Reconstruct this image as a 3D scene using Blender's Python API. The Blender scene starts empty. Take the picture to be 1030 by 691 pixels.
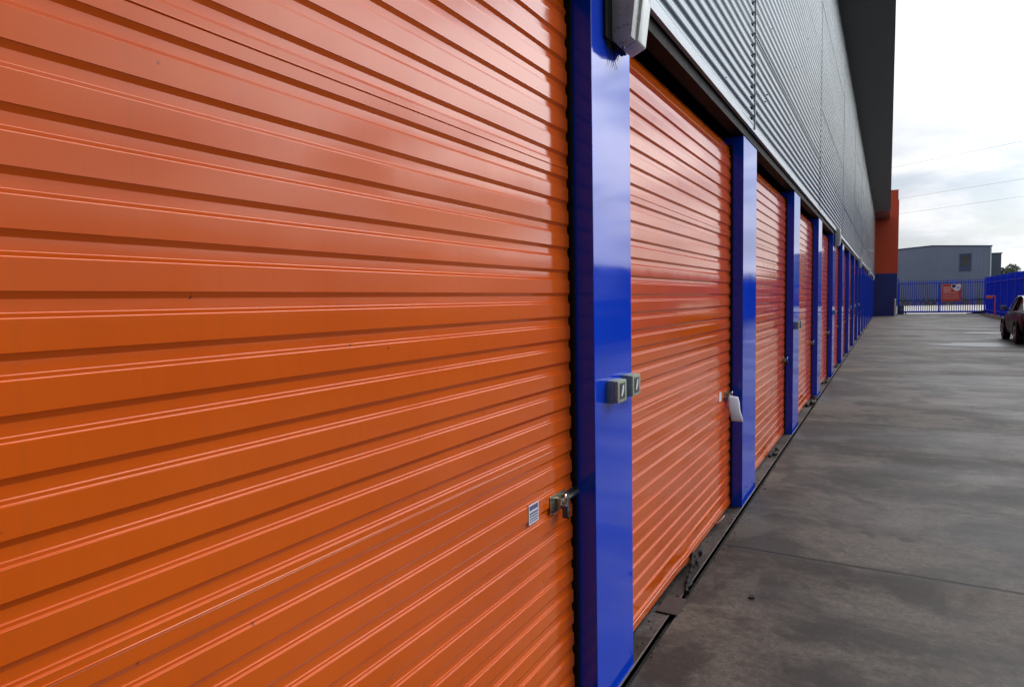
import bpy, bmesh, math, random
from mathutils import Vector, Matrix, noise
random.seed(7)
R=math.radians; PI=math.pi
S=bpy.context.scene
COL=S.collection

# ------------------------------------------------------------------ helpers
class MB:
    """collects boxes, prisms, tubes; build() links ONE mesh object"""
    def __init__(s): s.bm=bmesh.new()
    def box(s,x0,x1,y0,y1,z0,z1,bev=0):
        bm=s.bm
        vs=[bm.verts.new((x,y,z)) for x in (x0,x1) for y in (y0,y1) for z in (z0,z1)]
        fs=[]
        for idx in ((0,1,3,2),(4,6,7,5),(0,4,5,1),(2,3,7,6),(0,2,6,4),(1,5,7,3)):
            fs.append(bm.faces.new([vs[i] for i in idx]))
        if bev>0:
            es=set(e for f in fs for e in f.edges)
            bmesh.ops.bevel(bm,geom=list(es),offset=bev,segments=2,affect='EDGES',profile=.6)
        return s
    def prism(s,pts,axis,a,b,bev=0):
        """pts: list of 2D points; extruded along axis from a to b. axis 'y': pts=(x,z); 'x': (y,z); 'z': (x,y)"""
        def mk(p,t):
            if axis=='y': return (p[0],t,p[1])
            if axis=='x': return (t,p[0],p[1])
            return (p[0],p[1],t)
        A=[s.bm.verts.new(mk(p,a)) for p in pts]; B=[s.bm.verts.new(mk(p,b)) for p in pts]
        n=len(pts); fs=[s.bm.faces.new(A),s.bm.faces.new(B[::-1])]
        for i in range(n): fs.append(s.bm.faces.new((A[i],B[i],B[(i+1)%n],A[(i+1)%n])))
        if bev>0:
            es=set(e for f in fs for e in f.edges)
            bmesh.ops.bevel(s.bm,geom=list(es),offset=bev,segments=2,affect='EDGES',profile=.6)
        return s
    def strip(s,prof,y0,y1,segs=1,fn=None,flip=False):
        """open profile [(x,z)..] swept along y"""
        rows=[]
        for j in range(segs+1):
            y=y0+(y1-y0)*j/segs
            row=[]
            for (x,z) in prof:
                p=(x,y,z)
                if fn: p=fn(*p)
                row.append(s.bm.verts.new(p))
            rows.append(row)
        for j in range(segs):
            for i in range(len(prof)-1):
                q=(rows[j][i],rows[j+1][i],rows[j+1][i+1],rows[j][i+1])
                s.bm.faces.new(q[::-1] if flip else q)
        return s
    def tube(s,pts,r,n=8,close=False):
        pts=[Vector(p) for p in pts]; rings=[]; m=len(pts)
        up=Vector((0,0,1))
        for i,p in enumerate(pts):
            if close: t=pts[(i+1)%m]-pts[(i-1)%m]
            else: t=pts[min(i+1,m-1)]-pts[max(i-1,0)]
            t.normalize()
            a=t.cross(up if abs(t.z)<.95 else Vector((1,0,0))).normalized(); b=t.cross(a)
            rr=r[i] if isinstance(r,(list,tuple)) else r
            rings.append([s.bm.verts.new(p+a*math.cos(2*PI*k/n)*rr+b*math.sin(2*PI*k/n)*rr) for k in range(n)])
        for i in range(m if close else m-1):
            A=rings[i];B=rings[(i+1)%m]
            for k in range(n): s.bm.faces.new((A[k],A[(k+1)%n],B[(k+1)%n],B[k]))
        if not close:
            s.bm.faces.new(rings[0][::-1]); s.bm.faces.new(rings[-1])
        return s
    def disc(s,c,r,axis='y',t=.004,n=24,sx=1):
        pts=[(c[0]+math.cos(2*PI*k/n)*r*sx,c[2]+math.sin(2*PI*k/n)*r) for k in range(n)]
        s.prism(pts,'y',c[1],c[1]+t); return s
    def build(s,name,mat,parent=None,smooth=False,loc=None,ang=35,norm=True):
        if norm: bmesh.ops.recalc_face_normals(s.bm,faces=s.bm.faces)
        me=bpy.data.meshes.new(name); s.bm.to_mesh(me); s.bm.free()
        me.materials.append(mat)
        if smooth:
            for p in me.polygons: p.use_smooth=True
            me.set_sharp_from_angle(angle=R(ang))
        o=bpy.data.objects.new(name,me); COL.objects.link(o)
        if parent: o.parent=parent
        if loc: o.location=loc
        return o
def tag(o,label=None,cat=None,group=None,kind=None):
    if label: o['label']=label
    if cat: o['category']=cat
    if group: o['group']=group
    if kind: o['kind']=kind
    return o
def empty(name,loc,rz=0):
    o=bpy.data.objects.new(name,None); COL.objects.link(o); o.location=loc; o.rotation_euler=(0,0,rz); o.empty_display_size=.1
    return o
def kids(o): return [c for c in bpy.data.objects if c.parent==o]
def copy_tree(o,parent=None,loc=None):
    c=o.copy(); COL.objects.link(c); c.parent=parent
    if loc is not None: c.location=loc
    for k in kids(o): copy_tree(k,c)
    return c

# ------------------------------------------------------------------ materials
def newmat(name):
    m=bpy.data.materials.new(name); m.use_nodes=True
    nt=m.node_tree; b=nt.nodes['Principled BSDF']
    return m,nt,b
def N(nt,t,**k):
    n=nt.nodes.new(t)
    for a,v in k.items():
        if hasattr(n,a): setattr(n,a,v)
    return n
def coords(nt,scale=(1,1,1),kind='Object'):
    tc=N(nt,'ShaderNodeTexCoord'); mp=N(nt,'ShaderNodeMapping'); mp.inputs['Scale'].default_value=scale
    nt.links.new(tc.outputs[kind],mp.inputs['Vector']); return mp.outputs['Vector']
def noi(nt,vec,scale,detail=4,rough=.55,dist=0):
    n=N(nt,'ShaderNodeTexNoise'); n.inputs['Scale'].default_value=scale; n.inputs['Detail'].default_value=detail
    n.inputs['Roughness'].default_value=rough; n.inputs['Distortion'].default_value=dist
    nt.links.new(vec,n.inputs['Vector']); return n.outputs['Fac']
def ramp(nt,fac,stops,interp='LINEAR'):
    r=N(nt,'ShaderNodeValToRGB'); r.color_ramp.interpolation=interp
    e=r.color_ramp.elements
    while len(e)<len(stops): e.new(.5)
    for i,(p,c) in enumerate(stops):
        e[i].position=p; e[i].color=(c,c,c,1) if not isinstance(c,(tuple,list)) else (*c,1)
    nt.links.new(fac,r.inputs['Fac']); return r.outputs['Color']
def mix(nt,fac,a,b,mode='MIX'):
    m=N(nt,'ShaderNodeMix',data_type='RGBA',blend_type=mode)
    for sock,v in ((m.inputs[0],fac),(m.inputs[6],a),(m.inputs[7],b)):
        if hasattr(v,'is_linked') or hasattr(v,'links'): nt.links.new(v,sock)
        elif isinstance(v,(tuple,list)): sock.default_value=(*v,1)
        else: sock.default_value=v
    return m.outputs[2]
def math_(nt,op,a,b=None,c=None,clamp=False):
    m=N(nt,'ShaderNodeMath',operation=op); m.use_clamp=clamp
    for i,v in enumerate((a,b,c)):
        if v is None: continue
        if isinstance(v,(int,float)): m.inputs[i].default_value=v
        else: nt.links.new(v,m.inputs[i])
    return m.outputs[0]
def bump(nt,b,h,strength=.2,dist=.01):
    n=N(nt,'ShaderNodeBump'); n.inputs['Strength'].default_value=strength; n.inputs['Distance'].default_value=dist
    nt.links.new(h,n.inputs['Height']); nt.links.new(n.outputs['Normal'],b.inputs['Normal'])
def paint(name,ca,cb,rough=.3,rvar=.1,metal=0,scale=(1,1,1),ns=3,spec=.5,bs=.05,bscale=60,bd=.002,dirt=None,dirtamt=.0,ior=1.5):
    m,nt,b=newmat(name); v=coords(nt,scale)
    f=noi(nt,v,ns,5); c=mix(nt,ramp(nt,f,[(.3,0.),(.7,1.)]),ca,cb)
    if dirt:
        d=ramp(nt,noi(nt,v,ns*2.7,6,.7,.5),[(.54,0.),(.66,dirtamt)]); c=mix(nt,d,c,dirt)
    nt.links.new(c,b.inputs['Base Color'])
    b.inputs['Metallic'].default_value=metal; b.inputs['Specular IOR Level'].default_value=spec; b.inputs['IOR'].default_value=ior
    g=noi(nt,v,ns*4,4); rr=math_(nt,'MULTIPLY_ADD',g,rvar*2,rough-rvar); nt.links.new(rr,b.inputs['Roughness'])
    bump(nt,b,noi(nt,v,bscale,3),bs,bd)
    return m

def orange_mat():
    m,nt,b=newmat('orange_door_paint')
    v=coords(nt)
    geo=N(nt,'ShaderNodeNewGeometry')
    big=noi(nt,geo.outputs['Position'],1.3,4); 
    c=mix(nt,ramp(nt,big,[(.3,0.),(.7,1.)]),(.70,.104,.003),(.82,.138,.005))
    # faint vertical run marks of rain and dust
    vs=coords(nt,(1,38,1.2)); st=noi(nt,vs,1.6,5,.6)
    c=mix(nt,ramp(nt,st,[(.5,0.),(.8,.12)]),c,(.34,.10,.035))
    # specks of dirt and insects, sparse
    vo=N(nt,'ShaderNodeTexVoronoi'); vo.inputs['Scale'].default_value=12; vo.inputs['Randomness'].default_value=1
    nz=N(nt,'ShaderNodeTexNoise'); nz.inputs['Scale'].default_value=120; nt.links.new(geo.outputs['Position'],nz.inputs['Vector'])
    vm=N(nt,'ShaderNodeVectorMath',operation='MULTIPLY_ADD'); nt.links.new(nz.outputs['Color'],vm.inputs[0]); vm.inputs[1].default_value=(.016,.016,.010); nt.links.new(geo.outputs['Position'],vm.inputs[2])
    nt.links.new(vm.outputs[0],vo.inputs['Vector'])
    sp=ramp(nt,vo.outputs['Distance'],[(.018,1.),(.060,0.)])
    rnd=ramp(nt,vo.outputs['Color'],[(.44,0.),(.48,1.)])
    k=math_(nt,'MULTIPLY',sp,rnd); c=mix(nt,math_(nt,'MULTIPLY',k,.85),c,(.06,.022,.02))
    # scuffs
    vsc=coords(nt,(1,3,9)); sc=ramp(nt,noi(nt,vsc,4,8,.75,.4),[(.66,0.),(.72,.14)])
    c=mix(nt,sc,c,(.38,.13,.05))
    # each door has faded a little differently
    oi=N(nt,'ShaderNodeObjectInfo'); c=mix(nt,1.,c,ramp(nt,oi.outputs['Random'],[(0.,(.86,.86,.86)),(1.,(1.,1.,1.))]),'MULTIPLY')
    nt.links.new(c,b.inputs['Base Color'])
    r=math_(nt,'MULTIPLY_ADD',noi(nt,geo.outputs['Position'],5,5,.6),.09,.055); nt.links.new(r,b.inputs['Roughness'])
    b.inputs['IOR'].default_value=1.5
    h=math_(nt,'ADD',math_(nt,'MULTIPLY',noi(nt,coords(nt,(1,2.2,1)),2.2,2),1.),math_(nt,'MULTIPLY',noi(nt,v,160,2),.006))
    bump(nt,b,h,.16,.006)
    return m
M={}
M['orange']=orange_mat()
M['blue']=paint('blue_pillar_paint',(.003,.050,.62),(.005,.064,.72),.07,.03,ns=2,bs=.0,bscale=3,bd=.003,dirt=(.02,.06,.33),dirtamt=.3,ior=1.5)
M['fence_blue']=paint('blue_fence_paint',(.010,.045,.62),(.014,.058,.78),.5,.08,ns=2,spec=.2)
M['gate_blue']=paint('blue_gate_paint',(.012,.045,.55),(.018,.06,.62),.35,.08,ns=2)
M['navy']=paint('dark_blue_wall_paint',(.002,.016,.14),(.003,.021,.18),.5,.1,ns=.6,bscale=30)
M['red']=paint('red_wall_render',(.50,.050,.010),(.56,.060,.013),.6,.1,ns=.4,bscale=40,bs=.1)
M['zinc']=paint('galvanised_cladding',(.15,.195,.215),(.22,.265,.29),.24,.06,metal=.55,scale=(1,.25,1),ns=3,bs=.03,bscale=20,dirt=(.22,.25,.27),dirtamt=.45)
M['flash']=paint('pale_metal_flashing',(.42,.48,.52),(.50,.55,.59),.4,.08,metal=.1,ns=4)
M['soffit']=paint('dark_grey_soffit_sheet',(.095,.115,.107),(.115,.135,.125),.5,.1,scale=(1,6,1),ns=1,bs=.1,bscale=4)
M['header']=paint('dark_header_steel',(.007,.006,.006),(.017,.013,.012),.65,.1,ns=5,spec=.12)
M['black']=paint('black_rubber',(.008,.008,.008),(.018,.017,.016),.6,.1,ns=20,spec=.3)
M['strap']=paint('black_webbing',(.006,.006,.007),(.02,.02,.021),.7,.1,ns=90,bs=.6,bscale=300,bd=.002,spec=.3)
M['lamp']=paint('grey_lamp_plastic',(.46,.50,.47),(.62,.66,.62),.4,.1,ns=14,bs=.15,bscale=30,dirt=(.16,.13,.12),dirtamt=.7)
M['lens']=paint('milky_lamp_lens',(.62,.68,.64),(.74,.78,.74),.25,.06,ns=16,dirt=(.35,.36,.32),dirtamt=.5)
M['steel']=paint('zinc_plated_steel',(.36,.36,.26),(.50,.49,.38),.3,.1,metal=.85,ns=30)
M['dsteel']=paint('dull_dark_steel',(.10,.11,.13),(.18,.19,.21),.35,.1,metal=.8,ns=30)
M['brass']=paint('worn_brass',(.40,.30,.12),(.50,.38,.16),.35,.1,metal=.9,ns=30)
M['boxgrey']=paint('grey_green_box_plastic',(.20,.25,.25),(.27,.32,.31),.4,.1,ns=20)
M['boxlid']=paint('pale_green_box_lid',(.33,.38,.26),(.44,.48,.34),.35,.1,ns=40,dirt=(.10,.14,.08),dirtamt=.8)
M['white']=paint('white_label',(.72,.73,.76),(.80,.80,.82),.5,.1,ns=40)
M['inkblue']=paint('blue_ink',(.03,.05,.20),(.05,.07,.26),.5,.1,ns=40)
M['paper']=paint('white_paper_tag',(.62,.65,.76),(.74,.76,.84),.7,.1,ns=10,spec=.2)
M['grey']=paint('grey_blue_metal_siding',(.12,.15,.225),(.14,.172,.25),.5,.08,ns=.3)
M['grey2']=paint('grey_blue_annex_siding',(.06,.085,.13),(.07,.10,.145),.5,.08,ns=.3)
M['trimdk']=paint('dark_blue_trim',(.02,.03,.10),(.03,.04,.13),.4,.1)
M['pane']=paint('dark_window_glass',(.010,.014,.02),(.02,.026,.035),.08,.03,ns=1)
M['orangepipe']=paint('orange_barrier_paint',(.72,.10,.02),(.80,.13,.03),.45,.08)
M['signred']=paint('red_sign_face',(.56,.045,.015),(.64,.06,.02),.4,.05)
M['signtext']=paint('pale_sign_lettering',(.72,.46,.42),(.78,.52,.48),.5,.05)
M['carpaint']=paint('dark_maroon_car_paint',(.0015,.0012,.0015),(.003,.002,.0025),.22,.03,ns=2,bs=0,spec=.08,ior=1.3)
M['carglass']=paint('tinted_car_glass',(.008,.008,.012),(.012,.012,.016),.05,.01,bs=0)
M['chrome']=paint('chrome_trim',(.78,.78,.8),(.85,.85,.86),.14,.04,metal=1)
M['tyre']=paint('tyre_rubber',(.010,.010,.010),(.018,.018,.018),.75,.08,ns=20)
M['rim']=paint('alloy_rim',(.32,.32,.34),(.4,.4,.42),.3,.08,metal=.9)
M['taillight']=paint('red_tail_lens',(.25,.01,.008),(.3,.015,.01),.15,.03)
M['headlight']=paint('clear_head_lens',(.55,.56,.58),(.6,.6,.62),.1,.02)
M['pinkcord']=paint('pale_pink_cord',(.62,.36,.30),(.7,.42,.36),.4,.05)
M['bark']=paint('grey_brown_bark',(.06,.045,.03),(.10,.08,.06),.9,.05,ns=6)
M['mulch']=paint('brown_garden_mulch',(.035,.018,.012),(.085,.045,.030),.9,.05,ns=8,bs=.8,bscale=14,bd=.05)
M['bed']=paint('dark_bark_and_stone_bed',(.06,.042,.040),(.13,.10,.095),.9,.05,ns=1.2,bs=.6,bscale=3,bd=.1,dirt=(.45,.45,.46),dirtamt=.8)
M['forecourt']=paint('pale_dry_concrete',(.44,.43,.38),(.56,.54,.48),.8,.08,ns=.25,bscale=2)
M['terrain']=paint('dull_grass_and_gravel',(.05,.055,.035),(.08,.08,.055),.95,.03,ns=.2)
M['skyblock']=paint('dark_grey_blue_sky_blocker',(.020,.024,.034),(.030,.034,.044),.6,.1,ns=.5)
M['channel']=paint('dirty_gutter_channel',(.006,.006,.006),(.020,.018,.016),.7,.1,ns=12)
M['angle']=paint('worn_edge_angle',(.13,.12,.115),(.22,.205,.195),.6,.1,ns=9,metal=.3)
M['wood']=paint('rusted_drain_cover_plate',(.020,.013,.011),(.045,.030,.025),.55,.12,ns=14)
M['debris']=paint('dark_debris',(.012,.010,.009),(.03,.026,.022),.9,.05,ns=30)

def ground_mat(name,lo,hi,joints=True,damp=1.0):
    m,nt,b=newmat(name)
    tc=N(nt,'ShaderNodeTexCoord'); P=tc.outputs['Object']
    def mp(sc):
        n=N(nt,'ShaderNodeMapping'); n.inputs['Scale'].default_value=sc; nt.links.new(P,n.inputs['Vector']); return n.outputs['Vector']
    big=noi(nt,mp((.55,.75,1)),.9,6,.62,.35)
    streak=noi(nt,mp((.5,1.25,1)),1.6,8,.7,.5)
    fine=noi(nt,mp((1,1,1)),11,9,.72)
    t=math_(nt,'ADD',math_(nt,'MULTIPLY',big,.50),math_(nt,'MULTIPLY',streak,.32)); t=math_(nt,'ADD',t,math_(nt,'MULTIPLY',fine,.18))
    c=mix(nt,ramp(nt,t,[(.455,0.),(.54,1.)]),lo,hi)
    # brownish damp stains with shapes of their own
    st=ramp(nt,noi(nt,mp((.7,.9,1)),1.25,7,.6,.6),[(.51,0.),(.585,.85)])
    c=mix(nt,st,c,tuple(x*k for x,k in zip(lo,(.62,.54,.46))))
    # oil drips and black spots
    spn=ramp(nt,noi(nt,mp((1,1,1)),3.2,3,.4),[(.665,0.),(.70,.7)])
    c=mix(nt,spn,c,(.018,.016,.014))
    # bluish lime bloom
    bl=ramp(nt,noi(nt,mp((.6,.5,1)),1.7,6,.66,.8),[(.545,0.),(.62,.45)])
    c=mix(nt,bl,c,tuple(min(1,x*k) for x,k in zip(hi,(1.2,1.32,1.36))))
    grain=noi(nt,mp((1,1,1)),28,8,.85)
    c=mix(nt,.85,c,ramp(nt,grain,[(.45,.42),(.55,1.)]),'MULTIPLY')
    vp=N(nt,'ShaderNodeTexVoronoi'); vp.inputs['Scale'].default_value=42; nt.links.new(P,vp.inputs['Vector'])
    pit=math_(nt,'MULTIPLY',ramp(nt,vp.outputs['Distance'],[(.16,1.),(.30,0.)]),ramp(nt,vp.outputs['Color'],[(.50,0.),(.55,1.)]))
    c=mix(nt,math_(nt,'MULTIPLY',pit,.6),c,(.020,.016,.012))
    va=N(nt,'ShaderNodeTexVoronoi'); va.inputs['Scale'].default_value=30; nt.links.new(mp((1,1.1,1)),va.inputs['Vector'])
    agg=math_(nt,'MULTIPLY',ramp(nt,va.outputs['Distance'],[(.12,1.),(.24,0.)]),ramp(nt,va.outputs['Color'],[(.56,0.),(.60,1.)]))
    c=mix(nt,math_(nt,'MULTIPLY',agg,.18),c,(.19,.175,.15))
    hgt=math_(nt,'ADD',math_(nt,'MULTIPLY',fine,.6),math_(nt,'MULTIPLY',grain,.25))
    if joints:
        sep=N(nt,'ShaderNodeSeparateXYZ'); nt.links.new(P,sep.inputs[0])
        wob=math_(nt,'MULTIPLY_ADD',noi(nt,mp((1,1,1)),2.5,6,.7),.036,-.018)
        y=math_(nt,'ADD',sep.outputs['Y'],wob)
        q=math_(nt,'FRACT',math_(nt,'ADD',math_(nt,'DIVIDE',math_(nt,'SUBTRACT',y,4.25),4.83),100.5))
        d=math_(nt,'MULTIPLY',math_(nt,'ABSOLUTE',math_(nt,'SUBTRACT',q,.5)),4.83)
        j=ramp(nt,d,[(.010,1.),(.021,0.)]); jw=ramp(nt,d,[(.0,1.),(.10,0.)])
        jw=math_(nt,'MULTIPLY',jw,ramp(nt,noi(nt,mp((1,.2,1)),2.2,5,.7),[(.4,0.),(.65,1.)]))
        c=mix(nt,jw,c,(.020,.018,.016)); c=mix(nt,math_(nt,'MULTIPLY',j,.85),c,(.010,.009,.008))
        hgt=math_(nt,'SUBTRACT',hgt,math_(nt,'MULTIPLY',j,1.5))
    nt.links.new(c,b.inputs['Base Color'])
    wet=ramp(nt,noi(nt,mp((.35,.7,1)),.8,5,.55,.3),[(.42,.66),(.58,.48)])
    r=math_(nt,'ADD',wet,math_(nt,'MULTIPLY_ADD',grain,.5,-.25)); nt.links.new(r,b.inputs['Roughness'])
    b.inputs['Specular IOR Level'].default_value=.42*damp
    bump(nt,b,hgt,.6,.008)
    return m
M['yard']=ground_mat('damp_stained_concrete',(.028,.020,.013),(.125,.107,.085))
M['apron']=ground_mat('door_threshold_concrete',(.040,.036,.033),(.115,.107,.10),joints=False,damp=.7)
def puddle_mat():
    m,nt,b=newmat('shallow_water')
    b.inputs['Base Color'].default_value=(.06,.06,.06,1); b.inputs['IOR'].default_value=1.6
    b.inputs['Roughness'].default_value=.32; b.inputs['Specular IOR Level'].default_value=.6
    bump(nt,b,noi(nt,coords(nt,(1,1,1)),3,3),.08,.01)
    return m
M['puddle']=puddle_mat()
def leaf_mat():
    m,nt,b=newmat('dark_leaves')
    gi=N(nt,'ShaderNodeNewGeometry')
    c=mix(nt,noi(nt,gi.outputs['Position'],1.2,3),(.018,.038,.012),(.055,.085,.030)); nt.links.new(c,b.inputs['Base Color'])
    b.inputs['Roughness'].default_value=.7; return m
M['leaf']=leaf_mat()

# ------------------------------------------------------------------ constants (metres; camera stands at x=0,y=0)
CAMZ=1.5979
XP=-.94            # pillar front plane
XD=-1.026          # door outer plane
BAY=3.0
PR0=2.64           # right (far) edge of pillar 0
PW=.553
ZH=2.78
NP=19
PITCH=.08394; ZR0=1.9563

# ------------------------------------------------------------------ storage building
bld=tag(empty('storage_building',(0,0,0)),'long self storage building with orange roller doors between blue pillars under corrugated metal','building')

def curtain_profile():
    # from top to bottom, open profile (x,z)
    pts=[]
    # curled top running back over the drum
    for a in (80,60,40,20,0): 
        pts.append((XD-.008-.12*(1-math.cos(R(a))),2.66+.12*math.sin(R(a))))
    k0=int(math.ceil((2.62-ZR0)/PITCH))
    seams=(2.073,1.066,.075)
    k=k0
    pts.append((XD-.010,ZR0+k*PITCH+.030))
    while True:
        z=ZR0+k*PITCH+.004
        if z<.07: break
        seg=[(0,.0),(-.0010,-.0008),(-.0062,-.0094),(-.0070,-.0112),(-.0068,-.0160),(-.0066,-.0294),(-.0061,-.0303),(-.0042,-.0309),(-.0040,-.0311),(-.0044,-.0368),(-.0038,-.0379),(-.0003,-.0388),(0,-.0391)]
        for dx,dz in seg:
            if z+dz>.055: pts.append((XD+dx,z+dz))
        for zs in seams:
            if z-.045>zs>z-PITCH+.004:
                for dx,dz in ((0,.003),(.0016,.0018),(.0016,.0),(-.001,-.0014),(0,-.003)): pts.append((XD+dx,zs+dz))
        k-=1
    pts.append((XD,.055))
    return pts
PROF=curtain_profile()
def make_door(y0,y1,dent=None):
    """origin at opening's near edge on ground"""
    L=y1-y0
    def fn(x,y,z):
        w=.0012*noise.noise(Vector((y*1.7+y0,z*.8,3.1)))
        if dent:
            d=math.exp(-((y-dent)/.13)**2)*max(0,1-z/.26)
            return (x+.024*d+w,y,z+.020*d)
        return (x+w,y,z)
    d=MB().strip(PROF,.012,L-.026,segs=44 if dent else 16,fn=fn).build('roller_door',M['orange'],bld,smooth=True,ang=14,norm=False,loc=(0,y0,0))
    # bottom rail
    b=MB().strip([(XD+.001,.062),(XD+.0035,.060),(XD+.0035,.026),(XD-.004,.022),(XD-.022,.022)],.012,L-.026,segs=44 if dent else 2,fn=fn)
    b.build('bottom_rail',M['orange'],d,smooth=True,norm=False)
    s=MB().strip([(XD-.003,.0215),(XD-.003,.006)],.012,L-.026,segs=44 if dent else 1,fn=fn); s.build('rubber_seal',M['black'],d,norm=False)
    for (a,c,e) in ((L-.045,L-.0005,-1),(.0005,.040,1)):
        MB().prism([(XD-.045,a),(XD-.020,a),(XD-.020,c-.014),(XD+.012,c-.014),(XD+.012,c),(XD-.045,c)] if e<0 else [(XD-.045,a),(XD+.012,a),(XD+.012,a+.010),(XD-.020,a+.010),(XD-.020,c),(XD-.045,c)],'z',0,2.72).build('guide_rail',M['black'],d)
    if True:
        # slide bolt near the far edge
        sb=MB(); yb=L-.13
        sb.box(XD+.0005,XD+.004,yb-.085,yb+.035,.842,.905,.001)
        sb.tube([(XD+.013,yb-.02,.874),(XD+.013,L+.002,.874)],.009,10)
        sb.box(XD+.004,XD+.024,yb-.045,yb-.030,.855,.893,.002); sb.box(XD+.004,XD+.024,yb+.012,yb+.027,.855,.893,.002)
        sb.build('slide_bolt',M['steel'],d,smooth=True)
        for z in (.852,.895):
            MB().prism([(yb-.074+math.cos(t*PI/3)*.005,z+math.sin(t*PI/3)*.005) for t in range(6)],'x',XD+.0045,XD+.007).build('rivet',M['dsteel'],d)
        # flat keeper bar running into the guide
        MB().box(XD+.0022,XD+.0062,yb+.0352,L-.001,.855,.893,.001).build('bolt_keeper',M['dsteel'],d)
    return d
# pillars
def pillar_mesh(w):
    return MB().box(XD-.22,XP,0,w,0,ZH,.0022)
pill=pillar_mesh(PW).build('pillar',M['blue'],bld,smooth=False,loc=(0,PR0+BAY-PW,0))
p0=pillar_mesh(.403).build('pillar',M['blue'],bld,smooth=False,loc=(0,PR0-.403,0))
for n in list(range(2,NP))+[-1,-2]:
    c=pill.copy(); COL.objects.link(c); c.parent=bld; c.location=(0,PR0+n*BAY-PW,0)
tag(p0,'narrower nearest blue pillar under the lamp')
# doors: near one (wider), one with bent bottom, then copies
dA=make_door(PR0-BAY,PR0-.403)
dB=make_door(PR0,PR0+BAY-PW,dent=3.78-PR0)
tag(dB,'roller door with bent bottom edge and paper tag at its lock')
dC=make_door(PR0+BAY,PR0+2*BAY-PW)
for n in list(range(2,NP-1))+[-2]:
    c=copy_tree(dC,bld,(0,PR0+n*BAY,0))
tag(dA,'nearest orange roller door, filling the left of the view')
# sticker on first door (sub-part of the door, flush)
st=MB().box(XD+.0006,XD+.0016,1.866-(PR0-BAY),1.936-(PR0-BAY),.852,.920,0).build('sticker',M['white'],dA)
tag(st,'small white warning sticker with blue print')
ink=MB(); o0=PR0-BAY
random.seed(3)
y=1.872
for i in range(7):
    w=.0062; ink.box(XD+.0016,XD+.0021,y-o0,y+w-o0,.899,.914,0); y+=.0085
for r,(za,zb) in enumerate(((.885,.891),(.876,.881),(.867,.871),(.859,.863))):
    y=1.872
    while y<1.926:
        w=random.uniform(.006,.016); w=min(w,1.931-y); ink.box(XD+.0016,XD+.0021,y-o0,y+w-o0,za,zb,0); y+=w+.003
ik=ink.build('lettering',M['inkblue'],dA); tag(ik,'blue lettering on the warning sticker')
# header
Y0,Y1=-5.9,PR0+(NP-1)*BAY
hd=MB()
hd.box(XP-.012,XP+.004,Y0,Y1,ZH+.002,2.90)
hd.box(XP-.075,XP-.012,Y0,Y1,ZH+.002,ZH+.012)
hd.build('header_beam',M['header'],bld)
MB().box(-1.6,XP-.30,Y0,Y1,ZH+.03,3.0).build('drum_cover',M['black'],bld)
# fill wall above/behind header
MB().box(XD-.30,XP-.02,Y0,56,2.95,7.1).build('upper_wall',M['header'],bld)
# cladding: corrugated sheets with laps
def corr(z0,z1,xo,amp=.0095,p=.0762,n=10,ph=0):
    pts=[];k=int(round((z1-z0)/p*n))
    for i in range(k+1):
        z=z0+(z1-z0)*i/k
        t=2*PI*(z/p)+ph; pts.append((xo+amp*math.cos(t),z))
    return pts
CX=-.915; CZ0=2.888; CZ1=7.08
joints=[-5.9,-.2,5.30]; 
while joints[-1]<50: joints.append(joints[-1]+5.5)
joints[-1]=56.0
laps=[CZ0,3.58,4.345,5.11,5.87,6.63,CZ1]
cl=MB()
for i in range(len(joints)-1):
    for j in range(len(laps)-1):
        off=.0025*((i+j)%2)+.0018*((i*3+j)%3)/3
        a,b_=joints[i],joints[i+1]+(.03 if i<len(joints)-2 else 0)
        def fn(x,y,z,off=off,a=a,b_=b_):
            w=.0035*noise.noise(Vector((y*.9,z*.6,1.7)))
            # sheet ends spring out a little
            e=.005*math.exp(-((y-b_)/.05)**2)
            return (x+off+w+e,y,z)
        cl.strip(corr(laps[j],laps[j+1],CX),a,b_,segs=max(3,int((b_-a)/.6))+1,fn=fn,flip=True)
cla=cl.build('corrugated_cladding',M['zinc'],bld,smooth=True,ang=60,norm=False)
MB().box(CX-.012,CX+.010,Y0,56,2.845,CZ0,0).build('bottom_flashing',M['flash'],bld)
# joint strips and screw rows
for yj in joints[1:-1]:
    def bow(z): return yj+.010*math.sin((z-2.85)*1.1)
    js=MB(); js.tube([(CX+.016,bow(z),z) for z in [2.86+.4*i for i in range(11)]],.006 if yj<6 else .003,6)
    js.build('joint_strip',M['flash'],bld,smooth=True)
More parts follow.
